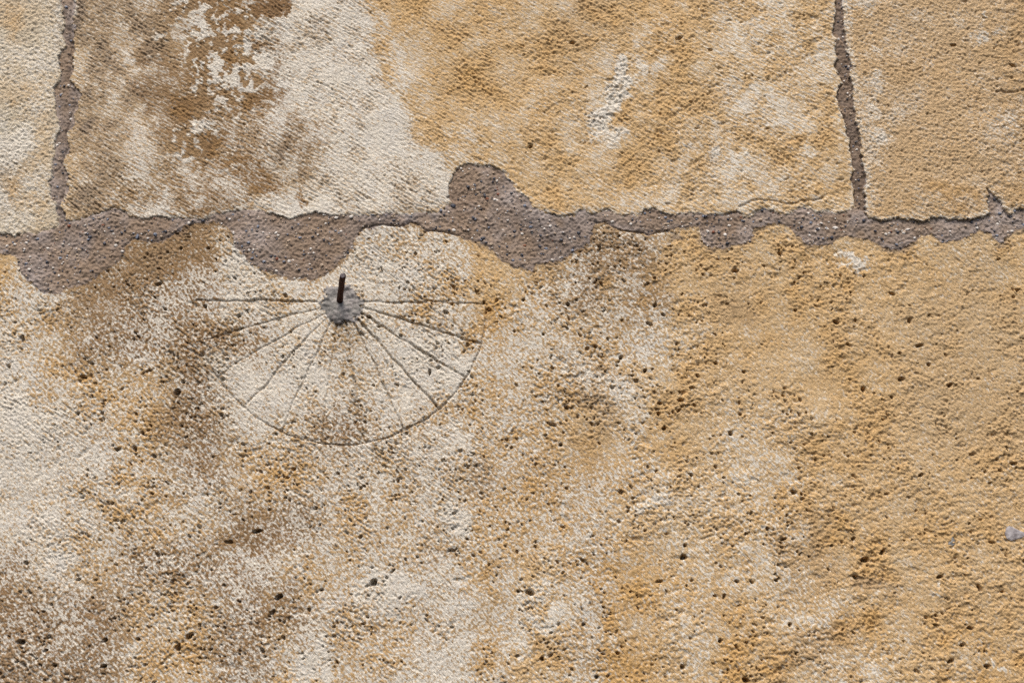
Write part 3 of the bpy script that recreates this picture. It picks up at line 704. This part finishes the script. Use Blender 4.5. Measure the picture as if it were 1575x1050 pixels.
BIG = [(1285, 350, 5.5, 3.5, 0), (1363, 360, 3, 3, 0), (1396, 353, 4.5, 2, 0), (1257, 353, 3, 3, 1), (1260, 352, 2, 3, 0), (1198, 341, 3, 2.5, 1), (1381, 357, 3, 2.5, 1), (1258, 336, 3.5, 2, 1), (1495, 341, 3, 2.5, 1), (1535, 344, 3, 2.5, 0), (942, 341, 3.2, 2.8, 0), (830, 379, 2.8, 2.5, 1), (840, 382, 4.5, 2.5, 2), (817, 349, 4, 2.4, 2),
       (1097, 357, 3, 2.5, 3), (849, 399, 2.5, 2.2, 0), (973, 339, 2.2, 2, 1), (720, 288, 3, 3, 1), (760, 275, 2.6, 2.6, 1), (745, 300, 2.5, 2.5, 1), (732, 299, 3.2, 2, 1), (766, 299, 3.2, 2.5, 3), (697, 316, 5, 3.5, 1), (742, 366, 3.6, 2.4, 1), (683, 330, 2.2, 2.2, 1), (449, 350, 2.4, 2.4, 1), (417, 394, 2.8, 2.4, 1), (423, 394, 2.4, 2.2, 1),
       (428, 362, 2.6, 2, 0), (606, 339, 3, 2.4, 1), (516, 355, 2.4, 2, 2), (211, 363, 3.5, 4.5, 2), (172, 355, 3.4, 2.4, 1), (72, 403, 3, 3, 1), (136, 369, 3, 2.2, 2), (227, 366, 2.5, 2, 0), (312, 339, 4, 2.6, 1), (397, 349, 2.4, 3.2, 2), (359, 358, 2, 3.5, 0), (1253, 336, 2.5, 2, 2), (1245, 362, 3, 2, 0), (1321, 276, 2.8, 2.5, 1), (1272, 352, 4, 2, 0), (1555, 333, 3.5, 3, 1), (1557, 355, 3, 2.2, 0), (1530, 306, 2.4, 2.8, 1),
       (110, 132, 2.6, 2.2, 0), (105, 131, 2.6, 2.4, 0), (93, 146, 2.4, 2.8, 2), (1290, 60, 2.4, 3, 0), (1297, 57, 2.2, 2.6, 0), (1304, 143, 2, 2.2, 0), (1308, 146, 2, 2.2, 0), (1299, 124, 2, 2, 0)]
def grit_for(mortar, ident, n, xr, yr, named):
    vs, fs, mi = [], [], []
    def add(px, py, rx, rz, k):
        hh, idn = height_at(px, py)
        c = on_wall(px, py); c.y = -(hh + .1 * min(rx, rz)) * U
        a, b = pebble(c, rx * U, rz * U, min(rx, rz) * .75 * U, random.uniform(-.5, .5))
        o = len(vs); vs.extend(a); fs.extend([tuple(o + i for i in t) for t in b]); mi.extend([k] * len(b))
    for (px, py, rx, rz, k) in named:
        if height_at(px, py)[1] == ident: add(px, py, rx, rz, k)
    got = tries = 0
    while got < n and tries < n * 40:
        tries += 1
        px, py = random.uniform(*xr), random.uniform(*yr)
        if height_at(px, py)[1] != ident: continue
        r = .9 + random.expovariate(1.8)
        add(px, py, min(r * random.uniform(.9, 1.6), 3.4), min(r, 2.8), random.choices(range(5), (20, 28, 14, 3, 35))[0]); got += 1
    o = mesh_obj("grit", vs, fs, GM, mortar, False)
    o.data.polygons.foreach_set("material_index", mi)
    o["kind"] = "stuff"
grit_for(m_bed, 5, 1250, (-120, 1700), (250, 452), BIG)
grit_for(m_left, 4, 90, (70, 122), (-150, 345), BIG)
grit_for(m_right, 6, 90, (1270, 1335), (-120, 345), BIG)

def flake(name, outline, lift, material, parent):
    """an angular stone set in the face: a bevelled top over sides that go into the wall"""
    cx = sum(p[0] for p in outline) / len(outline); cy = sum(p[1] for p in outline) / len(outline)
    hh = height_at(cx, cy)[0]
    vs = []
    for s, d in ((1.0, -5.0), (1.0, lift * .35), (.82, lift * .8), (.45, lift)):
        for (x, y) in outline:
            p = on_wall(cx + (x - cx) * s, cy + (y - cy) * s); p.y = -(hh + d + random.uniform(-.25, .25)) * U; vs.append(p)
    n = len(outline)
    fs = [(r * n + i, r * n + (i + 1) % n, (r + 1) * n + (i + 1) % n, (r + 1) * n + i) for r in range(3) for i in range(n)]
    p = on_wall(cx, cy); p.y = -(hh + lift + .3) * U; vs.append(p)
    fs += [(3 * n + i, 3 * n + (i + 1) % n, 4 * n) for i in range(n)]
    return mesh_obj(name, vs, fs, material, parent, False)
flake("flint", [(1546, 820), (1548, 812), (1552, 808), (1560, 811), (1568, 815), (1575, 818), (1580, 823), (1574, 826), (1564, 829), (1556, 831), (1549, 828)], 1.2, M_FLINT, s_low)
flake("flint", [(1458, 837), (1461, 831), (1466, 825), (1469, 830), (1469, 837), (1464, 840)], .5, M_CHIP, s_low)
flake("flint", [(1050, 858), (1051, 854), (1055, 852), (1058, 854), (1058, 858), (1055, 861)], 2.0, M_CHIP, s_low)
print("vertices", NX * NZ, "grid", NX, NZ)
